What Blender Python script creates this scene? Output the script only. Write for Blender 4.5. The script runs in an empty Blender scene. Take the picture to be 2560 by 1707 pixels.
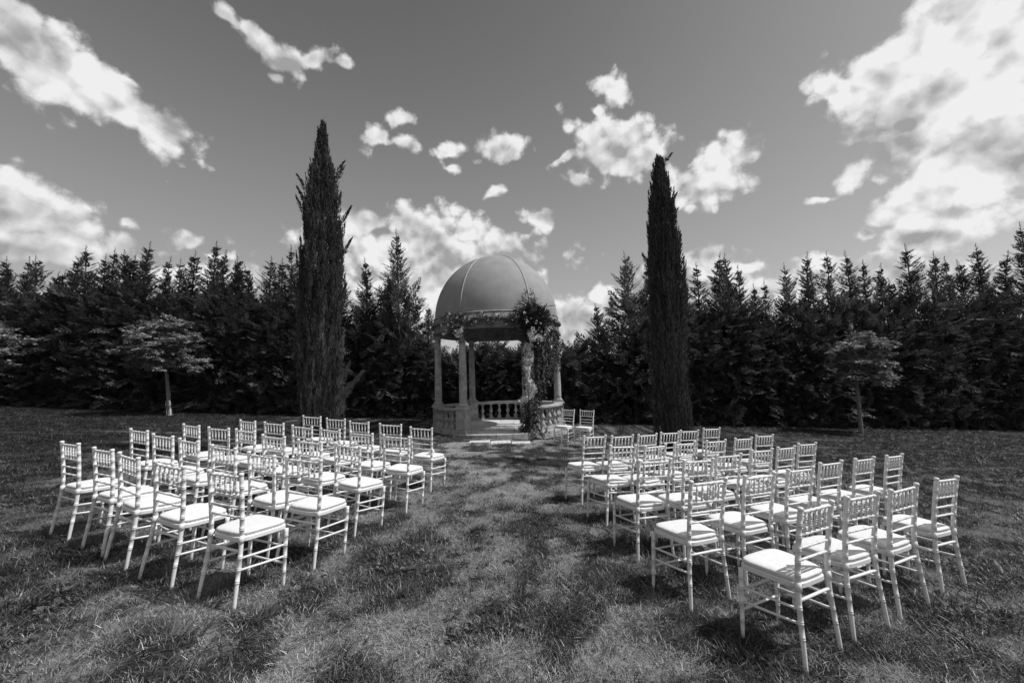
import bpy, math, random
import numpy as np
from mathutils import Matrix, Vector, Euler
PI = math.pi
R_ = math.radians
random.seed(7)
sc = bpy.context.scene
C = sc.collection

# ------------------------------------------------------------------ camera
SLOPE = .053                                  # the lawn falls gently towards the right
G = Matrix.Rotation(SLOPE, 4, 'Y')            # lawn plane -> level world
cam = bpy.data.cameras.new('camera')
cam.sensor_width = 36.0
cam.lens = 1016.9155/2560*36
cam.clip_start = .05
cam.clip_end = 4000
cam_o = bpy.data.objects.new('camera', cam); C.objects.link(cam_o)
cam_o.matrix_world = G @ Matrix.Translation((0, 0, 1.60668)) @ Matrix.Rotation(PI/2+.0972521, 4, 'X') @ Matrix.Rotation(.0245066, 4, 'Z')
sc.camera = cam_o
sc.view_settings.view_transform = 'Standard'
sc.view_settings.look = 'None'
sc.view_settings.exposure = 0
sc.view_settings.gamma = 1
sc.view_settings.use_curve_mapping = False
sc.render.engine = 'CYCLES'
sc.cycles.max_bounces = 6
sc.cycles.transparent_max_bounces = 8

# ------------------------------------------------------------------ sun
SUN_EL, SUN_AZ = R_(54), R_(96)               # azimuth clockwise from +Y
sdir = Vector((math.sin(SUN_AZ)*math.cos(SUN_EL), math.cos(SUN_AZ)*math.cos(SUN_EL), math.sin(SUN_EL)))
sl = bpy.data.lights.new('sun', 'SUN'); sl.energy = 4.0; sl.angle = R_(.5)
so = bpy.data.objects.new('sun', sl); C.objects.link(so)
so.rotation_euler = sdir.to_track_quat('Z', 'Y').to_euler(); so.location = (20, 0, 30)

# ------------------------------------------------------------------ node helpers
class NT:
    def __init__(s, tree): s.t = tree; s.n = tree.nodes; s.l = tree.links
    def new(s, typ, **k):
        n = s.n.new(typ)
        for a, v in k.items(): setattr(n, a, v)
        return n
    def put(s, sock, v):
        if isinstance(v, bpy.types.NodeSocket): s.l.new(v, sock)
        else: sock.default_value = v
    def math(s, op, a, b=None, c=None, clamp=False):
        n = s.new('ShaderNodeMath', operation=op, use_clamp=clamp)
        s.put(n.inputs[0], a)
        if b is not None: s.put(n.inputs[1], b)
        if c is not None: s.put(n.inputs[2], c)
        return n.outputs[0]
    def vmath(s, op, a, b=None):
        n = s.new('ShaderNodeVectorMath', operation=op)
        s.put(n.inputs[0], a)
        if b is not None: s.put(n.inputs[1], b)
        return n.outputs['Value'] if op == 'DOT_PRODUCT' else n.outputs['Vector']
    def noise(s, vec, scale, detail=4, rough=.55, dist=0):
        n = s.new('ShaderNodeTexNoise')
        if vec is not None: s.put(n.inputs['Vector'], vec)
        n.inputs['Scale'].default_value = scale; n.inputs['Detail'].default_value = detail
        n.inputs['Roughness'].default_value = rough; n.inputs['Distortion'].default_value = dist
        return n
    def ramp(s, fac, stops):
        n = s.new('ShaderNodeValToRGB'); e = n.color_ramp.elements
        while len(e) < len(stops): e.new(.5)
        for q, (p, v) in zip(e, stops): q.position = p; q.color = (v, v, v, 1)
        s.put(n.inputs[0], fac); return n.outputs[0]
    def smooth(s, v, lo, hi, a=0., b=1.):
        n = s.new('ShaderNodeMapRange', interpolation_type='SMOOTHSTEP')
        s.put(n.inputs[0], v)
        for i, q in enumerate((lo, hi, a, b)): s.put(n.inputs[i+1], q)
        return n.outputs[0]

# ------------------------------------------------------------------ sky: NISHITA daylight (its red record, as on red-filtered film) with cumulus clouds
# each row: two dual vectors that measure a direction across a cloud lobe (long axis, short axis) and the lobe's density
CLOUDS = [(8.87,16.98,-6.19,-14.01,-3.12,-16.12,1.05),(8.09,13.2,-4.93,-15.19,-0.88,-19.87,1),(7.95,11.07,-4.19,-14.63,1.68,-21.93,1),
    (13.16,15.43,-5.09,-13.01,5.63,-25.57,1.05),(33.74,41.07,-9.35,-35.39,34.63,-86.7,0.8),(22.02,43.7,-15.21,-20.03,-3.9,-23.0,0.8),
    (26.12,38.54,-19.39,-37.87,13.21,-41.6,0.9),(13.99,17.52,-9.06,-28.76,14.74,-36.13,1),(14.73,12.82,-5.2,-14.12,18.63,-30.81,1),
    (27.41,5.05,9.63,13.12,37.28,-35.51,1),(25.65,24.5,-16.68,-47.99,32.33,-61.91,0.55),(17.43,14.68,-5.48,-19.6,27.19,-47.34,0.6),
    (11.6,14.76,-0.94,-4.95,4.9,-23.76,1.1),(11.91,14.86,-3.26,-9.88,-0.49,-25.06,1.1),(5.23,6.29,0.19,-2.12,6.88,-26.03,1.1),
    (54.35,50.4,3.37,-1.9,27.09,-68.69,0.8),(23.25,22.03,1.49,-1.07,13.07,-38.43,0.9),(29.14,22.3,6.47,7.61,24.03,-48.85,1),
    (38.26,29.76,1.82,-1.36,16.92,-49.03,1),(20.77,14.94,0.87,-1.92,21.64,-68.91,0.6),(27.73,-4.71,17.91,25.11,30.99,-35.05,1),
    (31.16,3.48,10.73,13.31,27.96,-37.16,0.95),(18.6,5.23,-0.02,-1.06,23.84,-39.09,0.6),(25.12,0.05,6.01,13.19,33.2,-51.88,0.9),
    (30.3,7.57,-5.51,-13.87,34.18,-65.16,0.75),(55.68,4.77,-1.11,-2.4,49.6,-88.09,0.6),(22.44,-1.95,3.13,5.52,21.38,-34.95,1),
    (20.84,-4.61,10.88,23.35,20.55,-41.26,0.6),(13.64,3.96,2.4,3.63,10.86,-23.41,1.1),(12.61,2.93,-0.07,-0.6,8.71,-21.63,1.1),
    (19.2,2.02,-0.35,-0.78,10.79,-28.28,1.05),(4.14,0.99,-0.24,-1.27,4.69,-15.53,1.1),(14.55,1.21,-2.89,-5.18,7.92,-24.67,1),
    (5.4,1.02,-0.05,-0.48,3.94,-16.99,1),(25.95,0.51,-10.28,-12.97,27.14,-30.55,1),(40.68,-24.02,19.81,25.77,25.99,-45.19,0.75),
    (11.49,-2.48,-1.58,-2.13,11.12,-17.74,1.15),(22.41,-7.26,2.61,3.69,14.02,-23.41,1.1),(25.74,-7.52,6.88,28.77,47.99,-92.99,0.85),
    (24.09,-5.69,-5.54,-6.04,18.47,-28.1,1.05),(16.03,-2.71,-0.72,-1.44,27.69,-52.72,0.45),(12.0,-10.29,6.97,11.17,2.59,-16.78,1.15),
    (21.29,-9.2,-1.5,-0.69,12.58,-25.24,1.05),(34.74,-12.14,-15.04,-10.79,21.68,-25.5,1),(32.27,-16.55,3.18,7.73,18.33,-50.47,0.6),
    (37.84,-29.57,9.8,18.11,16.84,-52.93,0.9),(25.36,-2.71,1.24,2.78,17.61,-44.37,1),(14.86,-23.54,5.84,10.11,4.19,-18.37,1.2),
    (15.42,-21.07,4.69,8.63,7.09,-19.3,1.2),(16.63,-22.88,0.25,3.26,13.25,-20.51,1.2),(12.72,-16.68,5.32,9.73,4.09,-17.68,1.2),
    (23.17,-27.69,9.96,12.24,5.54,-22.19,1.05),(8.66,-11.19,1.82,3.85,3.76,-11.24,1.25),(11.23,-13.64,-1.65,-0.25,6.17,-9.1,1.2),
    (9.55,-13.09,5.09,8.34,-0.79,-12.82,1.05),(9.32,-11.76,1.1,5.95,5.97,-24.47,1.0),(19.01,-21.15,8.32,19.43,0.71,-36.08,0.75),
    (23.75,-20.07,2.43,14.95,23.26,-79.26,0.65),(11.6,-14.14,3.69,12.92,-0.2,-30.07,1.1),(15.73,-17.11,3.61,10.78,2.28,-32.39,1.1),
    (11.97,-12.52,-0.5,2.0,9.02,-32.57,1.1),(29.35,-26.05,-3.38,-1.55,20.69,-55.73,1),(28.28,-30.84,-3.81,-1.2,15.86,-43.33,1.05),
    (18.15,-25.44,3.62,8.74,2.05,-26.23,1),(18.7,-8.49,-1.36,-0.9,10.18,-32.4,1.05),(14.83,-7.46,-1.15,-0.92,9.27,-32.98,1.05),
    (20.37,-12.05,-1.75,-1.48,15.1,-52.95,0.8),(13.52,-10.4,-1.4,-1.17,11.99,-42.05,1),(20.45,-19.24,-0.65,4.15,14.86,-68.32,0.8),
    (15.37,-3.04,3.38,5.43,2.42,-22.67,1.05),(12.71,-3.92,3.87,9.75,3.39,-29.13,0.8),(9.4,-3.34,-0.59,-0.6,4.5,-21.27,0.9),
    (8.21,-5.43,-0.76,-0.84,6.95,-29.99,0.9),(9.73,-9.79,-1.23,-0.99,8.93,-35.41,0.9),(13.86,-16.42,-2.0,-1.08,10.14,-38.63,0.85),
    (4.45,3.38,0.2,-0.88,8.28,-31.52,0.8)]
world = bpy.data.worlds.new('World'); sc.world = world; world.use_nodes = True
w = NT(world.node_tree); w.n.clear()
sky = w.new('ShaderNodeTexSky', sky_type='NISHITA', sun_disc=False, sun_elevation=SUN_EL, sun_rotation=SUN_AZ)
sky.air_density = 1.0; sky.dust_density = 1.0; sky.ozone_density = 1.5
sep = w.new('ShaderNodeSeparateColor'); w.l.new(sky.outputs[0], sep.inputs[0])
red = w.math('MULTIPLY', w.math('POWER', sep.outputs[0], 1.45), .80)          # film contrast
bg1 = w.new('ShaderNodeBackground'); bg1.inputs[1].default_value = .11
w.l.new(red, bg1.inputs[0])
d0 = w.new('ShaderNodeTexCoord').outputs['Generated']
warp = w.noise(d0, 7, 3, .55)
wv = w.vmath('SUBTRACT', warp.outputs['Color'], (.5, .5, .5))
wn = w.new('ShaderNodeVectorMath', operation='MULTIPLY_ADD')
w.put(wn.inputs[0], wv); wn.inputs[1].default_value = (.07, .07, .07); w.put(wn.inputs[2], d0)
d = wn.outputs[0]
F = None
for r in CLOUDS:
    a = w.vmath('DOT_PRODUCT', d, r[0:3]); b = w.vmath('DOT_PRODUCT', d, r[3:6])
    q = w.math('MULTIPLY_ADD', a, a, w.math('MULTIPLY', b, b))
    f = w.math('MULTIPLY_ADD', w.math('SQRT', q), -1., r[6])
    F = f if F is None else w.math('SMOOTH_MAX', F, f, .12)
# the rest of the sky, beyond the modelled clouds, carries the same fair-weather cumulus
rest = w.smooth(w.vmath('DOT_PRODUCT', d0, (0, 1, .1)), .30, .05)
gen = w.noise(d, 3.2, 3, .5)
gq = w.math('MULTIPLY_ADD', gen.outputs[0], 4.2, -2.45)
gq = w.math('ADD', gq, w.math('MULTIPLY_ADD', rest, 3.0, -3.0))
F = w.math('MAXIMUM', F, gq)
nz = w.noise(d0, 9, 12, .62, .25)
wn2 = w.new('ShaderNodeVectorMath', operation='ADD'); w.put(wn2.inputs[0], d0); wn2.inputs[1].default_value = tuple(sdir*.04+Vector((0, 0, .03)))
nz2 = w.noise(wn2.outputs[0], 6, 4, .5, .2); nz1 = w.noise(d0, 6, 4, .5, .2)
nf = w.noise(d0, 30, 8, .6, .3)
def puff(vec, scale):                                           # rounded cauliflower heads
    v = w.new('ShaderNodeTexVoronoi', feature='F1'); w.put(v.inputs['Vector'], vec); v.inputs['Scale'].default_value = scale
    v.inputs['Detail'].default_value = 1.; v.inputs['Roughness'].default_value = .55; v.inputs['Lacunarity'].default_value = 2.3
    return v.outputs['Distance']
dj = w.new('ShaderNodeVectorMath', operation='MULTIPLY_ADD'); w.put(dj.inputs[0], w.vmath('SUBTRACT', w.noise(d0, 24, 4, .6).outputs['Color'], (.5, .5, .5))); dj.inputs[1].default_value = (.035, .035, .035); w.put(dj.inputs[2], d0)
sh = w.new('ShaderNodeVectorMath', operation='ADD'); w.put(sh.inputs[0], dj.outputs[0]); sh.inputs[1].default_value = tuple(sdir*.010+Vector((0, 0, .012)))
p0 = puff(dj.outputs[0], 17); p1 = puff(sh.outputs[0], 17)
edge = w.smooth(F, .15, .75, 1.15, .40)
br = w.math('MULTIPLY_ADD', nz.outputs[0], 2.2, w.math('MULTIPLY_ADD', nf.outputs[0], 1.1, w.math('MULTIPLY_ADD', p0, -1.0, -1.20)))
dens = w.math('ADD', w.math('MULTIPLY', br, edge), w.math('ADD', F, .48))
alpha = w.smooth(dens, -.26, .50)
thick = w.smooth(dens, .75, 1.75)
lit = w.math('ADD', w.math('SUBTRACT', nz1.outputs[0], nz2.outputs[0]), w.math('MULTIPLY', w.math('SUBTRACT', p1, p0), .34))
nlow = w.noise(d0, 4.2, 3, .5, .3)
shade = w.math('MULTIPLY', thick, w.smooth(nlow.outputs[0], .62, .34, 0, .46))
cb = w.math('MULTIPLY_ADD', lit, 1.7, w.math('MULTIPLY_ADD', nf.outputs[0], .16, w.math('SUBTRACT', .645, shade)))
cb = w.math('MINIMUM', w.math('MAXIMUM', cb, .36), .88)
bg2 = w.new('ShaderNodeBackground'); w.l.new(cb, bg2.inputs[0]); bg2.inputs[1].default_value = 1.0
mix = w.new('ShaderNodeMixShader'); w.l.new(w.math('MULTIPLY', alpha, .97), mix.inputs[0])
hz = w.new('ShaderNodeSeparateXYZ'); w.l.new(d0, hz.inputs[0])
veil = w.math('MULTIPLY', w.math('EXPONENT', w.math('MULTIPLY', w.math('POWER', w.math('DIVIDE', w.math('MAXIMUM', hz.outputs[2], 0.), .56), 2.), -1.)), .58)   # pale summer haze low in the sky
bgv = w.new('ShaderNodeBackground'); bgv.inputs[0].default_value = (.50, .50, .50, 1)
mv = w.new('ShaderNodeMixShader'); w.l.new(veil, mv.inputs[0]); w.l.new(bg1.outputs[0], mv.inputs[1]); w.l.new(bgv.outputs[0], mv.inputs[2])
w.l.new(mv.outputs[0], mix.inputs[1]); w.l.new(bg2.outputs[0], mix.inputs[2])
wo = w.new('ShaderNodeOutputWorld'); w.l.new(mix.outputs[0], wo.inputs[0])
world.cycles.sampling_method = 'MANUAL'; world.cycles.sample_map_resolution = 512

# ------------------------------------------------------------------ materials (the place is recorded in black and white: every colour is a grey)
def material(name, lo, hi, scale=8, detail=4, rough=.6, spec=.35, bump=0, bscale=60, coords='Object', trans=0, rand=0, tone=False, island=0, stain=None):
    m = bpy.data.materials.new(name); m.use_nodes = True
    t = NT(m.node_tree); t.n.clear()
    out = t.new('ShaderNodeOutputMaterial'); p = t.new('ShaderNodeBsdfPrincipled')
    co = t.new('ShaderNodeTexCoord').outputs[coords]
    v = t.ramp(t.noise(co, scale, detail).outputs[0], [(.3, lo), (.7, hi)])
    if stain:                                                   # dark weathering streaks and lichen
        s2 = t.ramp(t.noise(co, stain[0], 6, .65).outputs[0], [(stain[2], 1.), (stain[3], stain[1])])
        v = t.math('MULTIPLY', v, s2)
    if rand:
        oi = t.new('ShaderNodeObjectInfo').outputs['Random']
        v = t.math('MULTIPLY', v, t.math('MULTIPLY_ADD', oi, rand*2, 1-rand))
    if island:
        ri = t.new('ShaderNodeNewGeometry').outputs['Random Per Island']
        v = t.math('MULTIPLY', v, t.math('MULTIPLY_ADD', ri, island*2, 1-island))
    if tone:
        at = t.new('ShaderNodeAttribute', attribute_name='tone').outputs['Fac']
        lu = t.new('ShaderNodeAttribute', attribute_name='turf_tone', attribute_type='INSTANCER').outputs['Fac']
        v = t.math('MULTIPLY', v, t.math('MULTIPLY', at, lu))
    cc = t.new('ShaderNodeCombineColor')
    for i in range(3): t.l.new(v, cc.inputs[i])
    t.l.new(cc.outputs[0], p.inputs['Base Color'])
    p.inputs['Roughness'].default_value = rough; p.inputs['Specular IOR Level'].default_value = spec
    if bump:
        bn = t.new('ShaderNodeBump'); bn.inputs['Strength'].default_value = bump; bn.inputs['Distance'].default_value = .02
        t.l.new(t.noise(co, bscale, 5, .6).outputs[0], bn.inputs['Height']); t.l.new(bn.outputs[0], p.inputs['Normal'])
    if trans:
        tr = t.new('ShaderNodeBsdfTranslucent'); t.l.new(cc.outputs[0], tr.inputs[0])
        mx = t.new('ShaderNodeMixShader'); mx.inputs[0].default_value = trans
        t.l.new(p.outputs[0], mx.inputs[1]); t.l.new(tr.outputs[0], mx.inputs[2]); t.l.new(mx.outputs[0], out.inputs[0])
    else: t.l.new(p.outputs[0], out.inputs[0])
    return m
M = {}
M['paint'] = material('white_paint', .66, .73, 14, 4, .38, .5, .05, 90, rand=.03, stain=(9, .94, .56, .72))
M['fabric'] = material('white_cushion_cloth', .64, .70, 30, 4, .9, .1, .35, 14, rand=.02)
M['stone'] = material('weathered_stone', .27, .42, 4, 6, .9, .2, .3, 45, rand=.10, stain=(5, .55, .48, .70))
M['darkstone'] = material('weathered_shaded_beam_stone', .15, .27, 4, 6, .9, .2, .3, 45, stain=(3, .55, .45, .68))  # stained stone, darkened all round: shade on the beam is put into its colour
M['slab'] = material('pale_paving_stone', .52, .64, 6, 5, .85, .2, .2, 60, rand=.08, stain=(9, .75, .5, .7))
M['dome'] = material('weathered_dome_render', .26, .31, 3, 6, .8, .15, .12, 30, stain=(2.2, .90, .4, .7))
M['rib'] = material('dome_seam_metal', .30, .38, 10, 3, .5, .4)
M['conifer'] = material('conifer_foliage', .05, .10, 1.2, 4, .6, .25, trans=.3, rand=.25, island=.35)
M['cypress'] = material('italian_cypress_foliage', .042, .088, 2.5, 4, .6, .25, trans=.2, island=.4)
M['feather'] = material('pale_cypress_sprays', .12, .18, 2.5, 4, .6, .25, trans=.25, island=.3)
M['bark'] = material('conifer_bark', .06, .12, 9, 5, .9, .1, .4, 40)
M['palebark'] = material('young_tree_bark', .12, .22, 14, 5, .9, .1, .3, 60)
M['maple'] = material('young_tree_leaves', .20, .33, 3, 3, .5, .35, trans=.25, island=.35)
M['guard'] = material('white_trunk_guard', .40, .50, 12, 3, .6, .3)
M['grass'] = material('grass_blades', .042, .08, 1.3, 4, .45, .5, trans=.2, rand=.4, tone=True)
M['thatch'] = material('dry_grass', .18, .32, .9, 4, .7, .25, trans=.1, rand=.35, tone=True)
M['weed'] = material('broad_weed_leaves', .08, .14, 4, 3, .5, .35, trans=.2, rand=.2, island=.25)
M['leafy'] = material('garland_leaves', .025, .055, 6, 3, .5, .3, trans=.15, island=.5)
M['frond'] = material('palm_frond', .07, .12, 6, 3, .5, .4, trans=.2, rand=.3)
M['blossom'] = material('pale_petals', .58, .74, 14, 3, .8, .2, trans=.25, rand=.2)
M['white_blossom'] = material('white_petals', .75, .85, 14, 3, .8, .2, trans=.2)
M['bowl'] = material('pale_bowl_glass', .7, .8, 5, 2, .15, .6)

# ------------------------------------------------------------------ mesh builder
class MB:
    def __init__(s): s.v = []; s.f = []; s.tone = None
    def add(s, vs, fs):
        o = len(s.v); s.v.extend(vs); s.f.extend([tuple(i+o for i in f) for f in fs])
    def box(s, x0, x1, y0, y1, z0, z1, mat=None, bev=0):
        if bev:
            b = bev; pts = []
            for z, k in ((z0, b), (z0+b, 0), (z1-b, 0), (z1, b)):
                pts += [(x0+k, y0+k, z), (x1-k, y0+k, z), (x1-k, y1-k, z), (x0+k, y1-k, z)]
            fs = [(3, 2, 1, 0), (12, 13, 14, 15)]
            for l in range(3):
                for i in range(4):
                    j = (i+1) % 4; fs.append((l*4+i, l*4+j, l*4+4+j, l*4+4+i))
        else:
            pts = [(x, y, z) for z in (z0, z1) for x, y in ((x0, y0), (x1, y0), (x1, y1), (x0, y1))]
            fs = [(3, 2, 1, 0), (4, 5, 6, 7), (0, 1, 5, 4), (1, 2, 6, 5), (2, 3, 7, 6), (3, 0, 4, 7)]
        if mat: pts = [tuple(mat @ Vector(p)) for p in pts]
        s.add(pts, fs)
    def tube(s, path, rad, n=8, cap=True):
        path = [Vector(p) for p in path]; m = len(path)
        if not hasattr(rad, '__len__'): rad = [rad]*m
        vs = []; ref = Vector((1, 0, 0)) if abs((path[-1]-path[0]).normalized().x) < .9 else Vector((0, 1, 0))
        for i, p in enumerate(path):
            t = (path[min(i+1, m-1)]-path[max(i-1, 0)]).normalized()
            a = (ref - t*ref.dot(t)).normalized(); b = t.cross(a)
            for k in range(n):
                c = 2*PI*k/n; vs.append(tuple(p + (a*math.cos(c)+b*math.sin(c))*rad[i]))
        fs = [(i*n+k, i*n+(k+1) % n, (i+1)*n+(k+1) % n, (i+1)*n+k) for i in range(m-1) for k in range(n)]
        if cap: fs += [tuple(range(n-1, -1, -1)), tuple((m-1)*n+k for k in range(n))]
        s.add(vs, fs)
    def lathe(s, prof, n=16, c=(0, 0, 0), cap=True):
        vs = [(c[0]+r*math.cos(2*PI*k/n), c[1]+r*math.sin(2*PI*k/n), c[2]+z) for z, r in prof for k in range(n)]
        m = len(prof)
        fs = [(i*n+k, i*n+(k+1) % n, (i+1)*n+(k+1) % n, (i+1)*n+k) for i in range(m-1) for k in range(n)]
        if cap: fs += [tuple(range(n-1, -1, -1)), tuple((m-1)*n+k for k in range(n))]
        s.add(vs, fs)
    def arc(s, sect, a0, a1, n, c=(0, 0)):                      # a closed cross-section [(radius, z)] swept round c
        m = len(sect); vs = []
        for i in range(n+1):
            a = a0+(a1-a0)*i/n
            vs += [(c[0]+r*math.cos(a), c[1]+r*math.sin(a), z) for r, z in sect]
        fs = [(i*m+k, (i+1)*m+k, (i+1)*m+(k+1) % m, i*m+(k+1) % m) for i in range(n) for k in range(m)]
        if abs(a1-a0) < 2*PI-1e-6: fs += [tuple(range(m)), tuple(n*m+k for k in range(m-1, -1, -1))]
        s.add(vs, fs)
    def leaf(s, p, d, nrm, L, W, fold=.25):                     # a folded pointed leaf: two triangles either side of its midrib
        sd = d.cross(nrm); sd.normalize(); q = p+d*(L*.45)
        up = nrm*(W*fold)
        s.add([tuple(p), tuple(q+sd*(W*.5)+up), tuple(p+d*L), tuple(q-sd*(W*.5)+up)], [(0, 1, 2), (0, 2, 3)])
    def mesh(s, name, mat, smooth=False):
        me = bpy.data.meshes.new(name); me.from_pydata(s.v, [], s.f)
        if smooth: me.polygons.foreach_set('use_smooth', [True]*len(me.polygons))
        if s.tone is not None:
            at = me.attributes.new('tone', 'FLOAT', 'POINT'); at.data.foreach_set('value', s.tone)
        me.materials.append(mat); me.update(); return me
    def build(s, name, mat, parent=None, smooth=False, mw=None):
        return link(name, s.mesh(name, mat, smooth), parent, mw)
def link(name, me, parent=None, ml=None):
    o = bpy.data.objects.new(name, me); C.objects.link(o)
    if parent: o.parent = parent
    if ml is not None: o.matrix_local = ml
    return o
def tag(o, label=None, cat=None, group=None, kind=None):
    for k, v in (('label', label), ('category', cat), ('group', group), ('kind', kind)):
        if v: o[k] = v
    return o
def thing(name, label, cat, mw=None, group=None):
    o = bpy.data.objects.new(name, None); C.objects.link(o); o.empty_display_size = .2
    if mw is not None: o.matrix_world = mw
    return tag(o, label, cat, group)
def copy_tree(o, parent=None):
    c = o.copy(); C.objects.link(c)
    if parent: c.parent = parent; c.matrix_parent_inverse = o.matrix_parent_inverse.copy()
    for ch in list(o.children): copy_tree(ch, c)
    return c
def rv(): return Vector((random.gauss(0, 1), random.gauss(0, 1), random.gauss(0, 1))).normalized()
U = random.uniform
TAN = math.tan(SLOPE)
def gz(x, y): return -TAN*max(-32., min(32., x))
def gpos(x, y, z=0.): return Vector((x, y, gz(x, y)+z))

# ================================================================== THE SETTING
# ------------------------------------------------------------------ lawn
rng = np.random.default_rng(3)
_grid = rng.random((256, 256))
def vnoise(x, y, s):
    x = np.asarray(x)*s+57.3; y = np.asarray(y)*s+91.7
    xi = np.floor(x).astype(int); yi = np.floor(y).astype(int); fx = x-xi; fy = y-yi
    fx = fx*fx*(3-2*fx); fy = fy*fy*(3-2*fy)
    g = lambda a, b: _grid[a % 256, b % 256]
    return (g(xi, yi)*(1-fx)+g(xi+1, yi)*fx)*(1-fy)+(g(xi, yi+1)*(1-fx)+g(xi+1, yi+1)*fx)*fy
def dryness(x, y):                                              # 0 thick green turf ... 1 worn, dry ground
    x = np.asarray(x, float); y = np.asarray(y, float)
    n = .22*vnoise(x, y, 1.1)+.36*vnoise(x, y, 3.6)+.42*vnoise(x, y, 8.3)
    aisle = np.exp(-((x+.18)/(.62+.05*y))**2)*np.clip(1.15-(y-10)/3, 0, 1)   # the walked path up to the gazebo
    near = np.exp(-((x+.3)/1.9)**2-((y-2.0)/1.3)**2)
    return np.clip((n-.5)*5.2+.30+.20*aisle+.22*near-.07*np.maximum(np.abs(x)-2.6, 0)-.16*np.clip((y-11)/5, 0, 1), 0, 1)
def lushness(x, y):                                             # turf tone, darker away from the worn middle and towards the back
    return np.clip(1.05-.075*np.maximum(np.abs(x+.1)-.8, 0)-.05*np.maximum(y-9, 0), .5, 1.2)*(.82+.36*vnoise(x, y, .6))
def axis(lo, hi, step, far): return sorted(set([round(lo+i*step, 4) for i in range(int((hi-lo)/step)+1)]+far))
xs = axis(-9, 9, .12, [-1500, -500, -200, -90, -60, -45, -36, -32, -29, -26, -23, -20, -17, -14, -12, -10.5, 10.5, 12, 14, 17, 20, 23, 26, 29, 32, 36, 45, 60, 90, 200, 500, 1500])
ys = axis(.6, 13, .12, [-1500, -400, -120, -50, -25, -12, -6, -3, -1, 14, 15, 16, 17, 18.5, 20, 24, 30, 45, 80, 200, 500, 1500])
X, Y = np.meshgrid(np.array(xs), np.array(ys)); n_x, n_y = len(xs), len(ys)
Z = -TAN*np.clip(X, -32, 32)+np.where((np.abs(X) < 40) & (Y < 40), .022*(vnoise(X, Y, 1.7)-.5), 0)
me = bpy.data.meshes.new('lawn')
idx = np.arange(n_x*n_y).reshape(n_y, n_x)
quads = np.stack([idx[:-1, :-1], idx[:-1, 1:], idx[1:, 1:], idx[1:, :-1]], -1).reshape(-1, 4)
me.from_pydata(np.stack([X.ravel(), Y.ravel(), Z.ravel()], 1).tolist(), [], quads.tolist())
me.polygons.foreach_set('use_smooth', [True]*len(me.polygons))
at = me.attributes.new('dry', 'FLOAT', 'POINT'); at.data.foreach_set('value', dryness(X.ravel(), Y.ravel()))
at = me.attributes.new('turf_tone', 'FLOAT', 'POINT'); at.data.foreach_set('value', lushness(X.ravel(), Y.ravel()))
gm = bpy.data.materials.new('turf_soil'); gm.use_nodes = True; t = NT(gm.node_tree); t.n.clear()
go_ = t.new('ShaderNodeOutputMaterial'); gp = t.new('ShaderNodeBsdfPrincipled'); gp.inputs['Roughness'].default_value = .95; gp.inputs['Specular IOR Level'].default_value = .1
co = t.new('ShaderNodeTexCoord').outputs['Object']
dr = t.new('ShaderNodeAttribute', attribute_name='dry').outputs['Fac']
f1 = t.noise(co, 28, 8, .7).outputs[0]; f2 = t.noise(co, 140, 4, .7).outputs[0]
fine = t.math('MULTIPLY_ADD', t.math('ADD', f1, f2), .9, -.40)
f0 = t.noise(co, 11, 5, .7).outputs[0]
lu = t.new('ShaderNodeAttribute', attribute_name='turf_tone').outputs['Fac']
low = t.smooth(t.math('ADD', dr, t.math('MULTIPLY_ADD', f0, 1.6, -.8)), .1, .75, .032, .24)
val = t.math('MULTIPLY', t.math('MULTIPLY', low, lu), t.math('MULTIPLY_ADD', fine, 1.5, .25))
cc = t.new('ShaderNodeCombineColor'); [t.l.new(val, cc.inputs[i]) for i in range(3)]
t.l.new(cc.outputs[0], gp.inputs['Base Color'])
bn = t.new('ShaderNodeBump'); bn.inputs['Strength'].default_value = .8; bn.inputs['Distance'].default_value = .02
t.l.new(t.math('ADD', f1, f2), bn.inputs['Height']); t.l.new(bn.outputs[0], gp.inputs['Normal'])
t.l.new(gp.outputs[0], go_.inputs[0])
me.materials.append(gm)
tag(link('lawn', me), kind='structure')

# ------------------------------------------------------------------ conifer hedge: every tree its own thing
def spray(b, p, d, up, L, W, n, droop=0., rag=.25, fat=1.):             # a flat fern-like branch: rachis with branchlets either side, each a narrow blade
    d = d.normalized(); sd = d.cross(up).normalized(); nr = sd.cross(d).normalized()
    q = Vector(p); st = L/n; lastq = q
    for i in range(n):
        f = i/n
        d2 = (d+Vector((0, 0, 1))*(droop*f)).normalized()
        q = q+d2*st
        bl = W*(1-f)**.75*(.55+.45*min(1, f*5))+.05
        for sgn in (-1, 1):
            if random.random() < .08: continue
            dd = (d2*U(.55, 1.0)+sd*sgn*U(.7, 1.1)+nr*U(-rag, rag*1.3)).normalized()
            b.leaf(q, dd, (nr+rv()*.3).normalized(), bl*U(.75, 1.25), (.034+.12*bl)*fat, .15)
        b.add([tuple(lastq-sd*.012), tuple(lastq+sd*.012), tuple(q)], [(0, 1, 2)]); lastq = q
    b.leaf(q, d2, nr, .10+W*.2, .035, .1)
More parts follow.
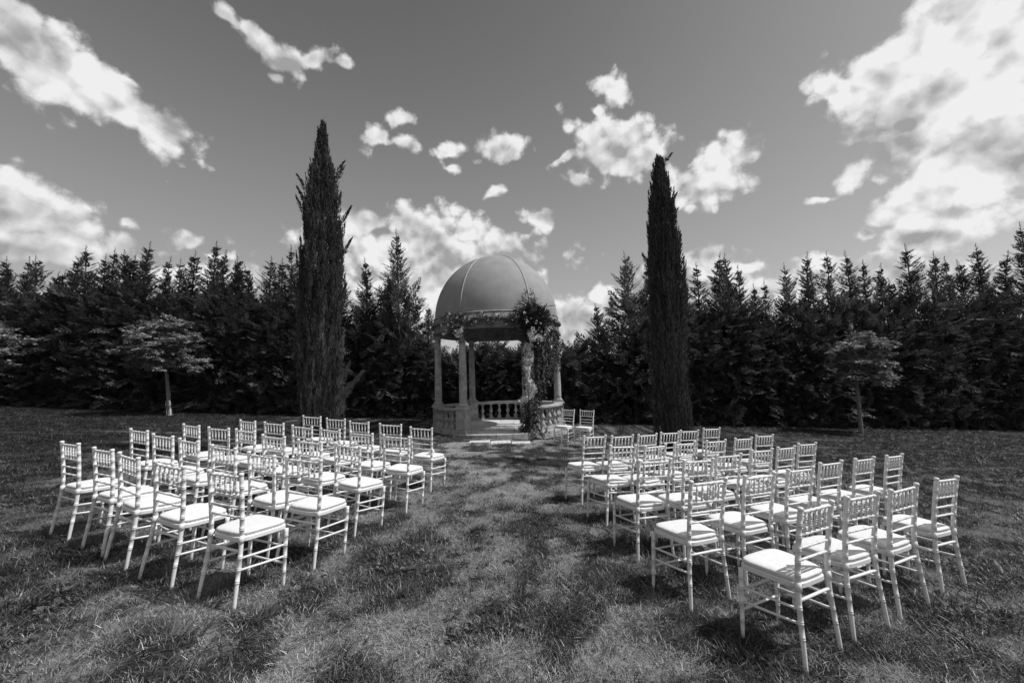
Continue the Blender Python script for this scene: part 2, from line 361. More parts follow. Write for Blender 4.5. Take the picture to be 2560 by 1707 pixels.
def conifer(H, seed, low=1.35, shoulder=.62, step=.125, per=5, bush=False):
    random.seed(seed)
    b = MB(); z = .12
    bend = Vector((U(-.13, .13), U(-.13, .13), 0)); a = U(0, 6)
    ax = lambda z: Vector((bend.x*(z/H)**7*1.6, bend.y*(z/H)**7*1.6, z))
    while z < H-.46:
        rem = H-z; f = z/H
        tl = H*(1-shoulder)
        if rem < tl: Lb = .05+low*.98*(max(0, rem-.2)/tl)**1.0
        else: Lb = low*U(.85, 1.08)
        k = per+8 if rem > tl*.8 else per if rem > .9 else 4
        for i in range(k):
            a += 2.4+U(-.3, .3)
            el = U(.0, .75) if rem > tl else U(.42, .92)
            L = Lb*U(.5, 1.3)*(1.3 if random.random() < .06 else 1)
            if .5 < rem < tl*.7 and random.random() < .22: continue
            dv = Vector((math.cos(a)*math.cos(el), math.sin(a)*math.cos(el), math.sin(el)))
            if rem > tl*.8:                                     # dense skirt: short overlapping sprays that point every way
                st = ax(z)+dv*(Lb*U(.2, .8))+Vector((0, 0, U(-.2, .2))); L = U(.35, .75); dv = (dv*.8+rv()*.75+Vector((0, 0, .15))).normalized()
                spray(b, st, dv, Vector((0, 0, 1))+rv()*.8, L, .12+.24*L, max(5, int(4+L*9)), droop=U(-.5, .3), rag=.25); continue
            st = ax(z)+dv*(.02 if rem < 2.5 else L*.15)
            spray(b, st, dv, Vector((0, 0, 1))+rv()*(.6 if rem > tl*.8 else .22), L, .07+.25*L, max(5, int(5+L*9)), droop=U(-.55, .25) if rem > tl*.8 else U(-.1, .3), rag=.2 if rem > tl*.8 else .08)
        z += step*(1. if rem > tl else 1.2 if rem > .7 else .7)*U(.85, 1.15)
    for i in range(16): b.leaf(ax(H-.50+.031*i), (Vector((U(-1, 1), U(-1, 1), .75))).normalized(), rv(), .19-.009*i, .024, .1)
    tr = MB(); zs = [0, .5, H*.3, H*.6, H*.85, H]; rr = [.10, .085, .07, .042, .02, .006]
    if bush: rr = [r*.6 for r in rr]
    tr.tube([ax(q) for q in zs], rr, 7)
    return b.mesh('crown', M['conifer']), tr.mesh('trunk', M['bark'])
kinds = [conifer(7.2, 11, 1.35, .46), conifer(7.2, 12, 1.2, .40), conifer(7.2, 13, 1.45, .50), conifer(7.2, 14, 1.3, .44), conifer(7.2, 15, 1.25, .38, per=6), conifer(7.2, 16, 1.4, .48)]
lows = [conifer(3.5, 21, 1.0, .70, .10, 6, True), conifer(3.5, 22, 1.1, .74, .10, 6, True)]
HEDGE = [(-24.41,19.0,6.97),(-23.85,18.93,6.76),(-23.49,18.89,7.03),(-22.64,18.79,6.92),(-22.12,18.73,7.15),(-21.13,18.62,6.28),(-20.6,18.56,6.47),
    (-20.18,18.51,6.89),(-19.29,18.41,7.25),(-18.6,18.34,7.17),(-17.97,18.28,7.24),(-17.33,18.21,7.1),(-16.92,18.17,7.16),(-16.36,18.11,7.77),
    (-15.42,18.03,6.8),(-14.75,17.96,6.7),(-14.21,17.92,7.28),(-13.22,17.83,7.53),(-12.75,17.79,7.23),(-12.11,17.74,6.64),(-11.67,17.71,7.05),
    (-11.14,17.67,6.67),(-10.42,17.62,7.15),(-9.93,17.59,6.7),(-9.44,17.56,7.34),(-8.96,17.53,6.93),(-8.13,17.48,7.13),(-7.21,17.43,6.77),
    (-6.12,17.38,7.06),(-5.08,17.34,6.25),(-4.57,17.32,8.23),(-3.36,17.29,4.8),(-2.54,17.27,3.13),(-1.51,17.26,3.37),(-0.67,17.25,3.72),(0.25,17.25,3.46),
    (1.09,17.25,3.58),(2.02,17.26,3.52),(2.96,17.28,3.67),(3.97,17.31,5.17),(5.32,17.35,7.34),(6.01,17.38,6.01),(6.25,17.39,6.81),(7.08,17.42,6.67),
    (7.77,17.46,6.87),(8.26,17.49,7.27),(9.19,17.54,7.66),(9.74,17.58,7.47),(10.4,17.62,7.06),(10.98,17.66,6.23),(11.46,17.7,6.51),(12.53,17.78,7.17),
    (13.35,17.84,7.73),(14.53,17.94,8.1),(15.58,18.04,8.03),(16.3,18.11,7.63),(16.98,18.18,7.53),(17.53,18.23,6.98),(18.48,18.33,8.38),(19.76,18.46,8.0),
    (20.43,18.54,7.86),(21.29,18.63,7.87),(22.58,18.78,8.55),(23.77,18.92,8.48),(25.17,19.09,9.76),(25.8,19.17,9.04),(26.64,19.28,8.81)]
ORD = ['', 'second ', 'third ', 'fourth ', 'fifth ', 'sixth ', 'seventh ', 'eighth ', 'ninth ', 'tenth ', 'eleventh ', 'twelfth ', 'thirteenth ', 'fourteenth ', 'fifteenth ', 'sixteenth ', 'seventeenth ', 'eighteenth ', 'nineteenth ', 'twentieth ']
def hedge_tree(x, y, h, label, pick, group):
    random.seed(int(x*97+y*13)+5)
    if h < 4.4: crown, trunk = lows[pick % 2]; s = h/3.5
    else: crown, trunk = kinds[pick % 6]; s = h/7.2
    r = thing('hedge_conifer', label, 'tree', Matrix.Translation(gpos(x, y, -.03)) @ Matrix.Rotation(U(-.03, .03), 4, 'Y') @ Matrix.Rotation(U(0, 6.28), 4, 'Z') @ Matrix.Diagonal((s**.6*U(.85, 1.15), s**.6*U(.85, 1.15), s*U(.97, 1.03), 1)), group)
    link('trunk', trunk, r); link('crown', crown, r)
order = sorted(HEDGE)
mid = [q for q in order if -4 < q[0] < 4.2 and q[2] < 5.2]
lft = [q for q in order if q[0] <= -4][::-1]; rgt = [q for q in order if q[0] >= 4.2 or (q[0] > 0 and q not in mid)]
lft += [q for q in order if -4 < q[0] < 0 and q not in mid]
nm = lambda i: ORD[i] if i < 20 else ORD[i-20].strip() + ' past the twentieth ' if i > 20 else 'twenty-first '
def words_for(i):
    if i == 0: return 'first'
    return (ORD[i].strip() if i < 20 else ['twenty-first', 'twenty-second', 'twenty-third', 'twenty-fourth', 'twenty-fifth', 'twenty-sixth', 'twenty-seventh', 'twenty-eighth', 'twenty-ninth', 'thirtieth', 'thirty-first', 'thirty-second', 'thirty-third', 'thirty-fourth'][i-20])
for i, (x, y, h) in enumerate(lft): hedge_tree(x, y, h, f'dark pointed hedge conifer, {words_for(i)} tree counted leftwards from the gazebo', i*5+i//6, 'conifers forming the tall hedge')
for i, (x, y, h) in enumerate(rgt): hedge_tree(x, y, h, f'dark pointed hedge conifer, {words_for(i)} tree counted rightwards from the gazebo', i*7+2+i//6, 'conifers forming the tall hedge')
for i, (x, y, h) in enumerate(mid): hedge_tree(x, y, h-.35 if h < 4.4 else h, f'low bushy hedge conifer behind the gazebo, {words_for(i)} from the left', i, 'low conifers behind the gazebo')

low_order = [(-25.5+51*i/40, ) for i in range(41)]
for i, (x,) in enumerate(low_order):                            # a second, lower row closes the hedge behind the first
    y = 15.9+1.6*(abs(x)/21.5)**2+2.5
    random.seed(i+900); h = U(4.1, 4.9) if abs(x-.2) > 5 else U(2.7, 3.0)
    r = thing('hedge_shrub', 'dark bushy conifer in the back row of the hedge, seen through the front trees', 'tree', Matrix.Translation(gpos(x, y, -.03)) @ Matrix.Rotation(U(0, 6.28), 4, 'Z') @ Matrix.Diagonal((1.25, 1.25, h/3.5, 1)), 'back row of the hedge')
    link('trunk', lows[i % 2][1], r); link('crown', lows[i % 2][0], r)

# ------------------------------------------------------------------ two tall italian cypresses
def cypress(name, label, x, y, H, prof, seed, extra, lean):
    random.seed(seed)
    root = thing(name, label, 'tree', Matrix.Translation(gpos(x, y, -.02)), 'italian cypresses flanking the gazebo')
    b = MB()
    zz = [p[0] for p in prof]; rr = [p[1] for p in prof]
    rad = lambda z: float(np.interp(z, zz, rr))
    ctr = lambda z: Vector((lean*z, 0, z))
    def plume(p, d, L, n, spread, lw=1.):
        d = d.normalized(); s1 = d.cross(Vector((.3, .9, .1))).normalized(); s2 = d.cross(s1)
        for i in range(n):
            f = U(0, 1)**.8; a = U(0, 6.283)
            o = s1*math.cos(a)+s2*math.sin(a)
            q = p+d*(L*f)+o*(spread*(1-f)*U(.1, .7))
            dd = (d+o*U(.1, .55)*(1-.5*f)).normalized()
            b.leaf(q, dd, rv(), U(.05, .11)*lw, U(.010, .019)*lw, .3)
    for i in range(1700):
        z = (H*(i/1250)**.95 if i < 1250 else H*U(.45, .97))*.97+.05; r = rad(z); a = U(0, 6.283)
        lob = 1+.11*math.sin(3*a+z*1.7+seed)+.08*math.sin(5*a-z*2.3)
        rr_ = max(.01, r*lob-.07)*U(.25, .98)**.6; o = Vector((math.cos(a), math.sin(a), 0))
        L = U(.28, .62)*(.5+.5*min(1, (H-z)/1.2))
        plume(ctr(z)+o*rr_-Vector((0, 0, L*.5)), Vector((0, 0, 1))+o*U(.0, .16), L, 54, .07)
    for i in range(14): plume(ctr(H*.93)-Vector((0, 0, .1)), Vector((U(-.12, .12), U(-.12, .12), 1)), H*.07*U(.6, 1.1), 26, .05)
    for (z, a, r0, L, up, n) in extra:                          # loose plumes that stand clear of the column
        o = Vector((math.cos(a), math.sin(a), 0)); plume(ctr(z)+o*r0, o*1.+Vector((0, 0, up)), L, n, .12, 1.1)
    b.build('crown', M['cypress'], root)
    if H > 7:                                                   # pale feathery sprays low on the outer side
        keep = b
        for (z, x0, L, dx, n_) in ((1.12, .42, .72, .85, 190), (1.35, .40, .55, .45, 110), (1.0, .38, .5, .55, 90), (1.95, .40, .55, .22, 90), (.75, .38, .45, .4, 80)):
            b = MB(); plume(Vector((x0, -.12, z)), Vector((dx, -.05, 1.)), L, int(n_*1.7), .17, 1.15); b.build('feathery_branch', M['feather'], root)
        b = keep
    t_ = MB(); t_.tube([ctr(q)*1. for q in (0, H*.25, H*.6, H*.9)], [.12, .1, .06, .02], 8); t_.build('trunk', M['bark'], root)
    return root
cypress('italian_cypress', 'taller ragged italian cypress left of the gazebo, behind the outer chairs', -3.86, 8.5, 7.28,
        [(0, .36), (.3, .42), (.9, .45), (1.4, .46), (2.2, .48), (3.2, .50), (4.1, .50), (4.5, .45), (4.9, .42), (5.2, .38), (5.6, .34), (5.9, .28), (6.1, .23), (6.4, .17), (6.8, .11), (7.1, .06), (7.3, .015)], 5,
        [(3.95, .1, .28, .7, 1.9, 210), (4.75, .1, .30, .6, 1.8, 190), (5.2, 3.1, .26, .6, 1.9, 190), (4.3, -.5, .34, .5, 2., 120), (4.9, -2.4, .28, .5, 2., 120), (2.9, .1, .28, .7, 3., 190), (5.75, .1, .2, .5, 1.8, 90), (5.6, 3.2, .28, .45, 1.6, 130), (5.95, .1, .24, .4, 1.8, 100), (1.9, 3.3, .4, .6, 2.4, 90)], -.008)
cypress('italian_cypress', 'narrower italian cypress with a bent tip, rising behind the chairs right of the gazebo', 3.24, 8.1, 6.36,
        [(0, .32), (.3, .37), (1.2, .38), (2.4, .39), (3.4, .40), (4.1, .38), (4.4, .34), (4.9, .31), (5.4, .26), (5.7, .19), (6.0, .15), (6.3, .10), (6.45, .03)], 9,
        [(3.8, 3.1, .26, .5, 3., 110), (5.2, .1, .1, .42, 1.6, 90), (4.95, .2, .14, .38, 1.4, 80), (3.7, 0, .26, .5, 3.6, 100), (6.15, .2, .02, .40, 1.2, 70)], .012)

# ------------------------------------------------------------------ young lollipop trees on the lawn
def young_tree(label, x, y, crown_c, crown_r, seed, lean, guard):
    random.seed(seed)
    root = thing('young_tree', label, 'tree', Matrix.Translation(gpos(x, y, -.02)), 'young trees on the lawn')
    base = root.matrix_world.translation; cl = Vector(crown_c)-base
    t_ = MB(); top = Vector((lean, 0, cl.z-.1))
    t_.tube([(0, 0, 0), top*.5+Vector((.01, 0, 0)), top], [.075, .06, .05], 9)
    for i in range(11):
        a = i*2.4; e = cl+Vector((math.cos(a)*crown_r[0]*.75, math.sin(a)*crown_r[1]*.75, U(-.1, .6)*crown_r[2]))
        m_ = (top+e)*.5+Vector((0, 0, .18)); t_.tube([top-Vector((0, 0, .05)), m_, e], [.03, .018, .006], 5)
    t_.build('trunk', M['palebark'], root)
    b = MB(); pads = []
    heads = []
    for i in range(30):                                         # leafy heads at the limb ends, with gaps between them
        z = U(-.38, .92); a = i*2.4+U(-.4, .4); r = max(.05, 1-z*z)**.55 if z > 0 else 1-.4*z*z
        q = U(.55, 1.08); heads.append(cl+Vector((math.cos(a)*r*q*crown_r[0], math.sin(a)*r*q*crown_r[1], z*crown_r[2]*(.9+.1*q))))
    for i in range(230): pads.append((random.choice(heads)+Vector((random.gauss(0, .17), random.gauss(0, .17), random.gauss(0, .12))), U(.10, .22)))
    for c, s in pads:
        for j in range(34):
            p = c+Vector((U(-1, 1)*s, U(-1, 1)*s, U(-.35, .3)*s))
            d_ = (p-cl); d_.z = U(-.5, .15); d_ = (d_.normalized()+rv()*.45).normalized()
            nr = (Vector((0, 0, 1))+rv()*.5).normalized(); L = U(.09, .15)
            for k in (-.75, 0, .75):                            # three-lobed leaf
                q = Matrix.Rotation(k, 3, nr) @ d_; b.leaf(p, q, nr, L*(1 if k == 0 else .75), L*.42, .2)
    b.build('crown', M['maple'], root)
    if guard:
        g = MB()
        for a0 in (-2.75, -.75, 1.3): g.arc([(.080, .02), (.088, .02), (.088, .58), (.080, .58)], a0, a0+.55, 4)
        g.arc([(.080, .02), (.090, .02), (.090, .05), (.080, .05)], 0, 2*PI, 14)
        o = g.build('trunk_guard', M['guard'], root); o.rotation_euler = (0, lean/2.2, 0)
    return root
young_tree('small round-headed young tree on the lawn with a white guard round its trunk base', -12.87, 15.63, (-13.3, 15.63, 2.98), (1.10, 1.06, 1.32), 31, -.28, True)
young_tree('small round-headed young tree on the lawn with a plain thin straight trunk', 12.88, 15.16, (13.2, 15.16, 1.74), (.92, .9, 1.2), 32, .04, False)
young_tree('young tree cut off by the left edge of the photo', -18.0, 13.5, (-18.0, 13.5, 3.05), (1.0, 1.05, 1.1), 33, .0, False)

# ================================================================== GAZEBO
GX, GY, GR = -.357, 13.75, 2.0
gaz = thing('gazebo', 'round stone gazebo with a dome, six columns and balustrades, dressed with flowers', 'gazebo', Matrix.Translation((GX, GY, 0)))
ang = [R_(1+60*k) for k in range(6)]
rot = lambda a: Matrix.Rotation(a, 4, 'Z')
b = MB(); b.lathe([(-.4, 1.93), (.125, 1.93)], 48); b.build('base_drum', M['stone'], gaz)
for zc0, zc1, ph, n in ((-.3, -.04, 0, 30), (-.034, .135, .1, 30)):     # curved base stones in two courses
    b = MB(); w_ = 2*PI/n; b.arc([(1.94, zc0), (2.235, zc0), (2.245, zc0+.012), (2.245, zc1-.012), (2.235, zc1), (1.94, zc1)], .0028, w_-.0028, 3); sm = b.mesh('stone_block', M['stone'])
    for i in range(n): link('stone_block', sm, gaz, rot(i*w_+ph) @ Matrix.Translation((U(-.006, .006), 0, 0)))
def clip_poly(poly, x0, x1, y0, y1):
    for k, v, s in ((0, x0, 1), (0, x1, -1), (1, y0, 1), (1, y1, -1)):
        out = []
        for i, p in enumerate(poly):
            q = poly[(i+1) % len(poly)]; a_, b_ = s*(p[k]-v) >= 0, s*(q[k]-v) >= 0
            if a_: out.append(p)
            if a_ != b_:
                f = (v-p[k])/(q[k]-p[k]); out.append((p[0]+(q[0]-p[0])*f, p[1]+(q[1]-p[1])*f))
        poly = out
        if not poly: return []
    return poly
circ = [(1.90*math.cos(2*PI*i/72), 1.90*math.sin(2*PI*i/72)) for i in range(72)]
for j in range(4):
    for i in range(5):
        x0 = -2.5+i*1.0+(.5 if j % 2 else 0); y0 = -2.+j*1.0
        pl = clip_poly(circ, x0+.006, x0+.994, y0+.012, y0+.988)
        if len(pl) < 3: continue
        zt = .17+U(-.004, .004); m_ = len(pl); b = MB()
        b.add([(x, y, .127) for x, y in pl]+[(x, y, zt) for x, y in pl], [tuple(range(m_-1, -1, -1)), tuple(range(m_, 2*m_))]+[(k, (k+1) % m_, m_+(k+1) % m_, m_+k) for k in range(m_)])
        b.build('floor_slab', M['slab'], gaz)
# pedestals and columns (local x points outward)
pb = MB(); pb.box(-.19, .19, -.19, .19, .10, .24, bev=.012); pb.box(-.175, .175, -.175, .175, .238, .29, bev=.015); base_me = pb.mesh('pedestal_base', M['stone'])
pd = MB(); pd.box(-.15, .15, -.15, .15, .28, .78)
for k in range(4):
    q = rot(k*PI/2)
    for bx in ((-.15, -.118, .29, .775), (.118, .15, .29, .775)): pd.box(.1495, .160, bx[0], bx[1], bx[2], bx[3], q)
    pd.box(.1495, .160, -.118, .118, .29, .325, q); pd.box(.1495, .160, -.118, .118, .735, .775, q)
die_me = pd.mesh('pedestal', M['stone'])
pc = MB(); pc.box(-.165, .165, -.165, .165, .775, .81, bev=.008); pc.box(-.195, .195, -.195, .195, .808, .88, bev=.02); pc.box(-.16, .16, -.16, .16, .878, .93, bev=.01); cap_me = pc.mesh('pedestal_cap', M['stone'])
cm = MB(); cm.lathe([(.93+h*2.12, .116-.022*max(0, (h-.3)/.7)**1.3) for h in [i/14 for i in range(15)]], 20); col_me = cm.mesh('column', M['stone'], True)
cb_ = MB(); cb_.lathe([(.93, .142), (.942, .15), (.965, .15), (.978, .138), (.986, .124), (1.0, .118)], 20); cbase_me = cb_.mesh('column_base', M['stone'], True)
ck = MB(); ck.lathe([(3.0, .096), (3.012, .108), (3.03, .108), (3.045, .097), (3.06, .098), (3.10, .128), (3.115, .135)], 20); ck.box(-.15, .15, -.15, .15, 3.112, 3.172, bev=.008); ccap_me = ck.mesh('capital', M['stone'], False)
for k, a in enumerate(ang):
    ml = rot(a) @ Matrix.Translation((GR, 0, 0))
    p = link('pedestal', die_me, gaz, ml); link('pedestal_base', base_me, p); link('pedestal_cap', cap_me, p)
    c = link('column', col_me, gaz, ml); link('column_base', cbase_me, c); link('capital', ccap_me, c)
# balustrades
bp = [(.26, .075), (.30, .078), (.335, .072), (.38, .046), (.42, .032), (.445, .036), (.46, .05), (.49, .068), (.515, .072), (.54, .066), (.59, .044), (.64, .031), (.655, .030), (.662, .042), (.675, .042), (.682, .031), (.70, .040), (.725, .058), (.74, .062)]
bb = MB(); bb.box(-.08, .08, -.08, .08, .235, .262); bb.lathe(bp, 14); bb.box(-.072, .072, -.072, .072, .739, .765); bal_me = bb.mesh('baluster', M['stone'], True)
half = .165/GR
for k in range(6):
    if k == 4: continue                                         # the entrance bay (between -119 and -59 degrees) stays open
    a0, a1 = ang[k]+half+.002, ang[k]+R_(60)-half-.002
    b = MB(); b.arc([(1.90, .765), (2.10, .765), (2.115, .785), (2.135, .80), (2.135, .845), (2.12, .86), (1.88, .86), (1.865, .845), (1.865, .80), (1.885, .785)], a0, a1, 16); b.build('top_rail', M['stone'], gaz)
    b = MB(); b.arc([(1.905, .128), (2.10, .138), (2.10, .236), (1.905, .236)], a0, a1, 16); b.build('bottom_rail', M['stone'], gaz)
    for i in range(5):
        a = a0+(a1-a0)*(i+.72)/5.44
        link('baluster', bal_me, gaz, rot(a) @ Matrix.Translation((GR, 0, 0)))
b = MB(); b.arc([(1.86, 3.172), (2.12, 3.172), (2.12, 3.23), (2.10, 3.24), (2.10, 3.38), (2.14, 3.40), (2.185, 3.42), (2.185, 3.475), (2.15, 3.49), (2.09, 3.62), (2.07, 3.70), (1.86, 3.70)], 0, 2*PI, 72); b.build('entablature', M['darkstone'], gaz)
b = MB(); b.arc([(2.05, 3.66), (2.10, 3.645), (2.105, 3.655), (2.05, 3.69)], 0, 2*PI, 72); b.build('drip_edge', M['rib'], gaz)
DR, DH, DZ = 2.06, 2.16, 3.695
b = MB(); prof = [(DZ+DH*math.sin(t_*PI/2/26), max(.004, DR*math.cos(t_*PI/2/26))) for t_ in range(27)]; b.lathe(prof, 72, cap=False); dome = b.build('dome', M['dome'], gaz, True)
rb = MB(); path = [(((DR+.004)*math.cos(R_(e))), 0, DZ+(DH+.004)*math.sin(R_(e))) for e in range(2, 89, 3)]; rb.tube(path, .019, 6); rib_me = rb.mesh('dome_rib', M['rib'], True)
for a in ang: link('dome_rib', rib_me, dome, rot(a))
# flagstones set in the grass at the foot of the entrance
for x0, x1, y0, y1 in ((-1.05, -.5, 10.66, 11.02), (-.49, .04, 10.62, 11.05), (.05, .56, 10.66, 11.03)):
    b = MB(); b.box(x0, x1-.012, y0, y1, -.08, .028, bev=.01)
    tag(b.build('flagstone', M['slab'], None, mw=Matrix.Translation((0, 0, gz((x0+x1)/2, 11)))), {-1.05: 'pale flagstone in the grass before the gazebo, the left of three', -.49: 'pale flagstone in the grass before the gazebo, the middle of three', .05: 'pale flagstone in the grass before the gazebo, the right of three'}[x0], 'flagstone', 'flagstones before the gazebo')

# ------------------------------------------------------------------ flower dressing
def colpos(k, r=GR): return Vector((GX+r*math.cos(ang[k]), GY+r*math.sin(ang[k]), 0))
FR, FL = colpos(5), colpos(4)
def leaves_in(b, c, rad, n, L=(.05, .10), W=.42, droop=-.3, shell=.3):
    for i in range(n):
        o = rv()*U(shell, 1)**.5; p = Vector(c)+Vector((o.x*rad[0], o.y*rad[1], o.z*rad[2]))
        d_ = (o+rv()*.7+Vector((0, 0, droop))).normalized(); l = U(*L)
        b.leaf(p, d_, rv(), l, l*W, .25)
def frond_mesh(L, n, lw):
    b = MB(); q = Vector((0, 0, 0)); d_ = Vector((1, 0, .55)).normalized()
    for i in range(n):
        f = i/n; d2 = (d_+Vector((0, 0, -1.15*f))).normalized(); q = q+d2*(L/n)
        sd = Vector((0, 1, 0))
        for s in (-1, 1):
            dd = (d2*.75+sd*s*.8+Vector((0, 0, -.12))).normalized()
            b.leaf(q, dd, Vector((0, 0, 1)), lw*(1-.75*f)*(.5+.5*min(1, 4*f+.3)), .028, .15)
    b.tube([(0, 0, 0), tuple(d_*L*.4), tuple(q)], [.006, .005, .002], 4)
    return b.mesh('frond', M['frond'])
fr_me = [frond_mesh(.62, 15, .17), frond_mesh(.5, 13, .14)]
def blossom_mesh(n, r, mat):
    b = MB()
    for i in range(n):
        o = rv(); p = o*r*U(.75, 1)
        t1 = o.cross(Vector((.31, .5, .8))).normalized(); t2 = o.cross(t1)
        s = r*.42
        for k in range(4):
            a = k*PI/2+i; d_ = (t1*math.cos(a)+t2*math.sin(a)+o*.25).normalized(); b.leaf(p, d_, o, s, s*.8, .1)
    return b.mesh('blossom', mat)
bl_me = [blossom_mesh(12, .05, M['blossom']), blossom_mesh(14, .065, M['blossom'])]; wb_me = [blossom_mesh(7, .03, M['white_blossom']), blossom_mesh(9, .04, M['white_blossom'])]
random.seed(77)
def arrangement(name, label, loc, cat='flowers'): return thing(name, label, cat, Matrix.Translation(loc), 'flowers dressing the gazebo')
def put(o_, name, me_, p): link(name, me_, o_, Matrix.Translation(p) @ Euler((U(0, 6), U(0, 6), U(0, 6))).to_matrix().to_4x4() @ Matrix.Scale(U(.8, 1.25), 4))
# crest over the front right column
out = Vector((math.cos(ang[5]), math.sin(ang[5]), 0)); side = Vector((-out.y, out.x, 0))
L0 = FR+out*.22+Vector((0, 0, 3.45))
crest = arrangement('flower_arrangement', 'big crest of palm fronds, leaves and blossoms over the column right of the entrance', L0)
b = MB(); leaves_in(b, (0, 0, -.05), (.50, .28, .40), 2300, (.06, .13), .40); leaves_in(b, side*-.48+Vector((0, 0, -.05)), (.30, .22, .30), 300, (.06, .13), .34); leaves_in(b, side*.45+Vector((0, 0, -.2)), (.34, .25, .36), 380, (.05, .11), .36)
leaves_in(b, Vector((-.12, 0, .5)), (.2, .2, .35), 160, (.05, .11), .3, .6); leaves_in(b, Vector((.1, 0, -.55)), (.4, .25, .3), 260, (.05, .1), .36)
tag(b.build('foliage', M['leafy'], crest), kind='stuff')
for i in range(34):
    a = U(-1.9, 1.9); up = U(.1, 1.25)
    d_ = (out*math.cos(a)+side*math.sin(a)*1.4+Vector((0, 0, up))).normalized()
    mt = d_.to_track_quat('X', 'Z').to_matrix().to_4x4()
    link('frond', fr_me[i % 2], crest, Matrix.Translation(side*U(-.4, .4)+out*.1+Vector((0, 0, U(-.05, .30)))) @ mt @ Matrix.Scale(U(.55, .9), 4))
for i in range(30): put(crest, 'blossom', bl_me[i % 2], out*U(.12, .3)+side*(U(-.30, .35))+Vector((0, 0, -.36-U(0, .34))))
for i in range(12): put(crest, 'blossom', wb_me[i % 2], out*U(.2, .36)+side*U(-.7, .6)+Vector((0, 0, U(-.4, .12))))
# blossom garland winding down that column
L1 = FR+Vector((0, 0, .3)); gar = arrangement('flower_garland', 'pale blossom garland hanging down the column right of the entrance', L1, 'garland')
cam_side = Vector((-.12, -.99, 0))
for i in range(170):
    f = U(0, 1); z = 2.42-f*1.72; xo = -.02-.10*f+.16*max(0, 1-abs(f-.78)/.2)-.14*max(0, (f-.82)/.18)
    wd = .085+.04*math.sin(f*9)
    put(gar, 'blossom', bl_me[i % 2], cam_side*(.27+U(-.03, .05))+Vector((xo+U(-wd, wd), 0, z)))
b = MB()
for k in range(27): leaves_in(b, Vector((U(-.02, .08), -.06, .55+k*.085)), (.25, .20, .12), 85, (.05, .10), .45)
for k in range(34): leaves_in(b, Vector((U(-.26, .10), U(-.28, -.05), U(-.2, .62))), (.15, .13, .16), 40, (.05, .11), .45)
tag(b.build('foliage', M['leafy'], gar), kind='stuff')
# ivy curtain between that column and its neighbour to the right
L2 = FR+Vector((.5, .4, 2.0)); ivy = arrangement('ivy_curtain', 'dark curtain of trailing ivy hanging beside the flower covered column', L2, 'ivy')
b = MB(); vines = MB()
for k in range(46):
    a = ang[5]+R_(4)+R_(46)*U(0, 1)**1.25; r = GR+U(-.06, .14); top = 3.15
    f = (a-ang[5])/R_(50); ln = (2.35-1.35*f)*U(.6, 1.05)
    p0 = Vector((GX+r*math.cos(a), GY+r*math.sin(a), top))-L2; pts = []
    for j in range(int(ln/.055)):
        p = p0+Vector((math.sin(j*.4+k)*.03, math.cos(j*.3+k)*.03, -j*.055)); pts.append(tuple(p))
        for m_ in range(3):
            d_ = Vector((U(-1, 1), U(-1, .5), -.9)).normalized(); l = U(.055, .10); b.leaf(p+rv()*.03, d_, (Vector((.5, -.5, .6))+rv()*.6).normalized(), l, l*.55, .2)
    if len(pts) > 2: vines.tube(pts[::6] if len(pts) > 12 else [pts[0], pts[-1]], .004, 3)
tag(b.build('foliage', M['leafy'], ivy), kind='stuff'); tag(vines.build('vine', M['bark'], ivy), kind='stuff')
# garland along the beam and cluster on the front left column
out4 = Vector((math.cos(ang[4]), math.sin(ang[4]), 0)); side4 = Vector((-out4.y, out4.x, 0))
L3 = FL+out4*.15+Vector((0, 0, 3.3)); cl = arrangement('flower_cluster', 'small cluster of leaves and white blossoms on the column left of the entrance', L3)
b = MB(); leaves_in(b, (0, 0, 0), (.30, .18, .30), 380, (.05, .11), .36); leaves_in(b, (0.05, 0, -.32), (.16, .14, .22), 130, (.05, .1), .36); leaves_in(b, side4*-.3+Vector((0, 0, .28)), (.28, .12, .1), 90, (.06, .12), .3)
tag(b.build('foliage', M['leafy'], cl), kind='stuff')
for i in range(24): put(cl, 'blossom', wb_me[i % 2], out4*U(.1, .22)+side4*U(-.55, .3)+Vector((0, 0, U(-.3, .38))))
for i in range(9): put(cl, 'blossom', bl_me[i % 2], out4*.18+side4*U(0, .2)+Vector((0, 0, -.26+U(-.1, .06))))
L4 = Vector((GX, GY, 3.45)); bg_ = arrangement('beam_garland', 'thin garland of leaves and white blossoms along the beam over the entrance', L4, 'garland')
b = MB()
for k in range(30):
    a = ang[4]+R_(60)*(k+.5)/30; p = Vector((2.22*math.cos(a), 2.22*math.sin(a), -.03+.08*math.sin(k*.9)))
    leaves_in(b, p, (.10, .08, .09), 20 if 5 < k < 25 else 30, (.05, .10), .36)
    if random.random() < .75: put(bg_, 'blossom', wb_me[k % 2], p+Vector((U(-.05, .05), -.08, U(-.14, .12))))
tag(b.build('foliage', M['leafy'], bg_), kind='stuff')

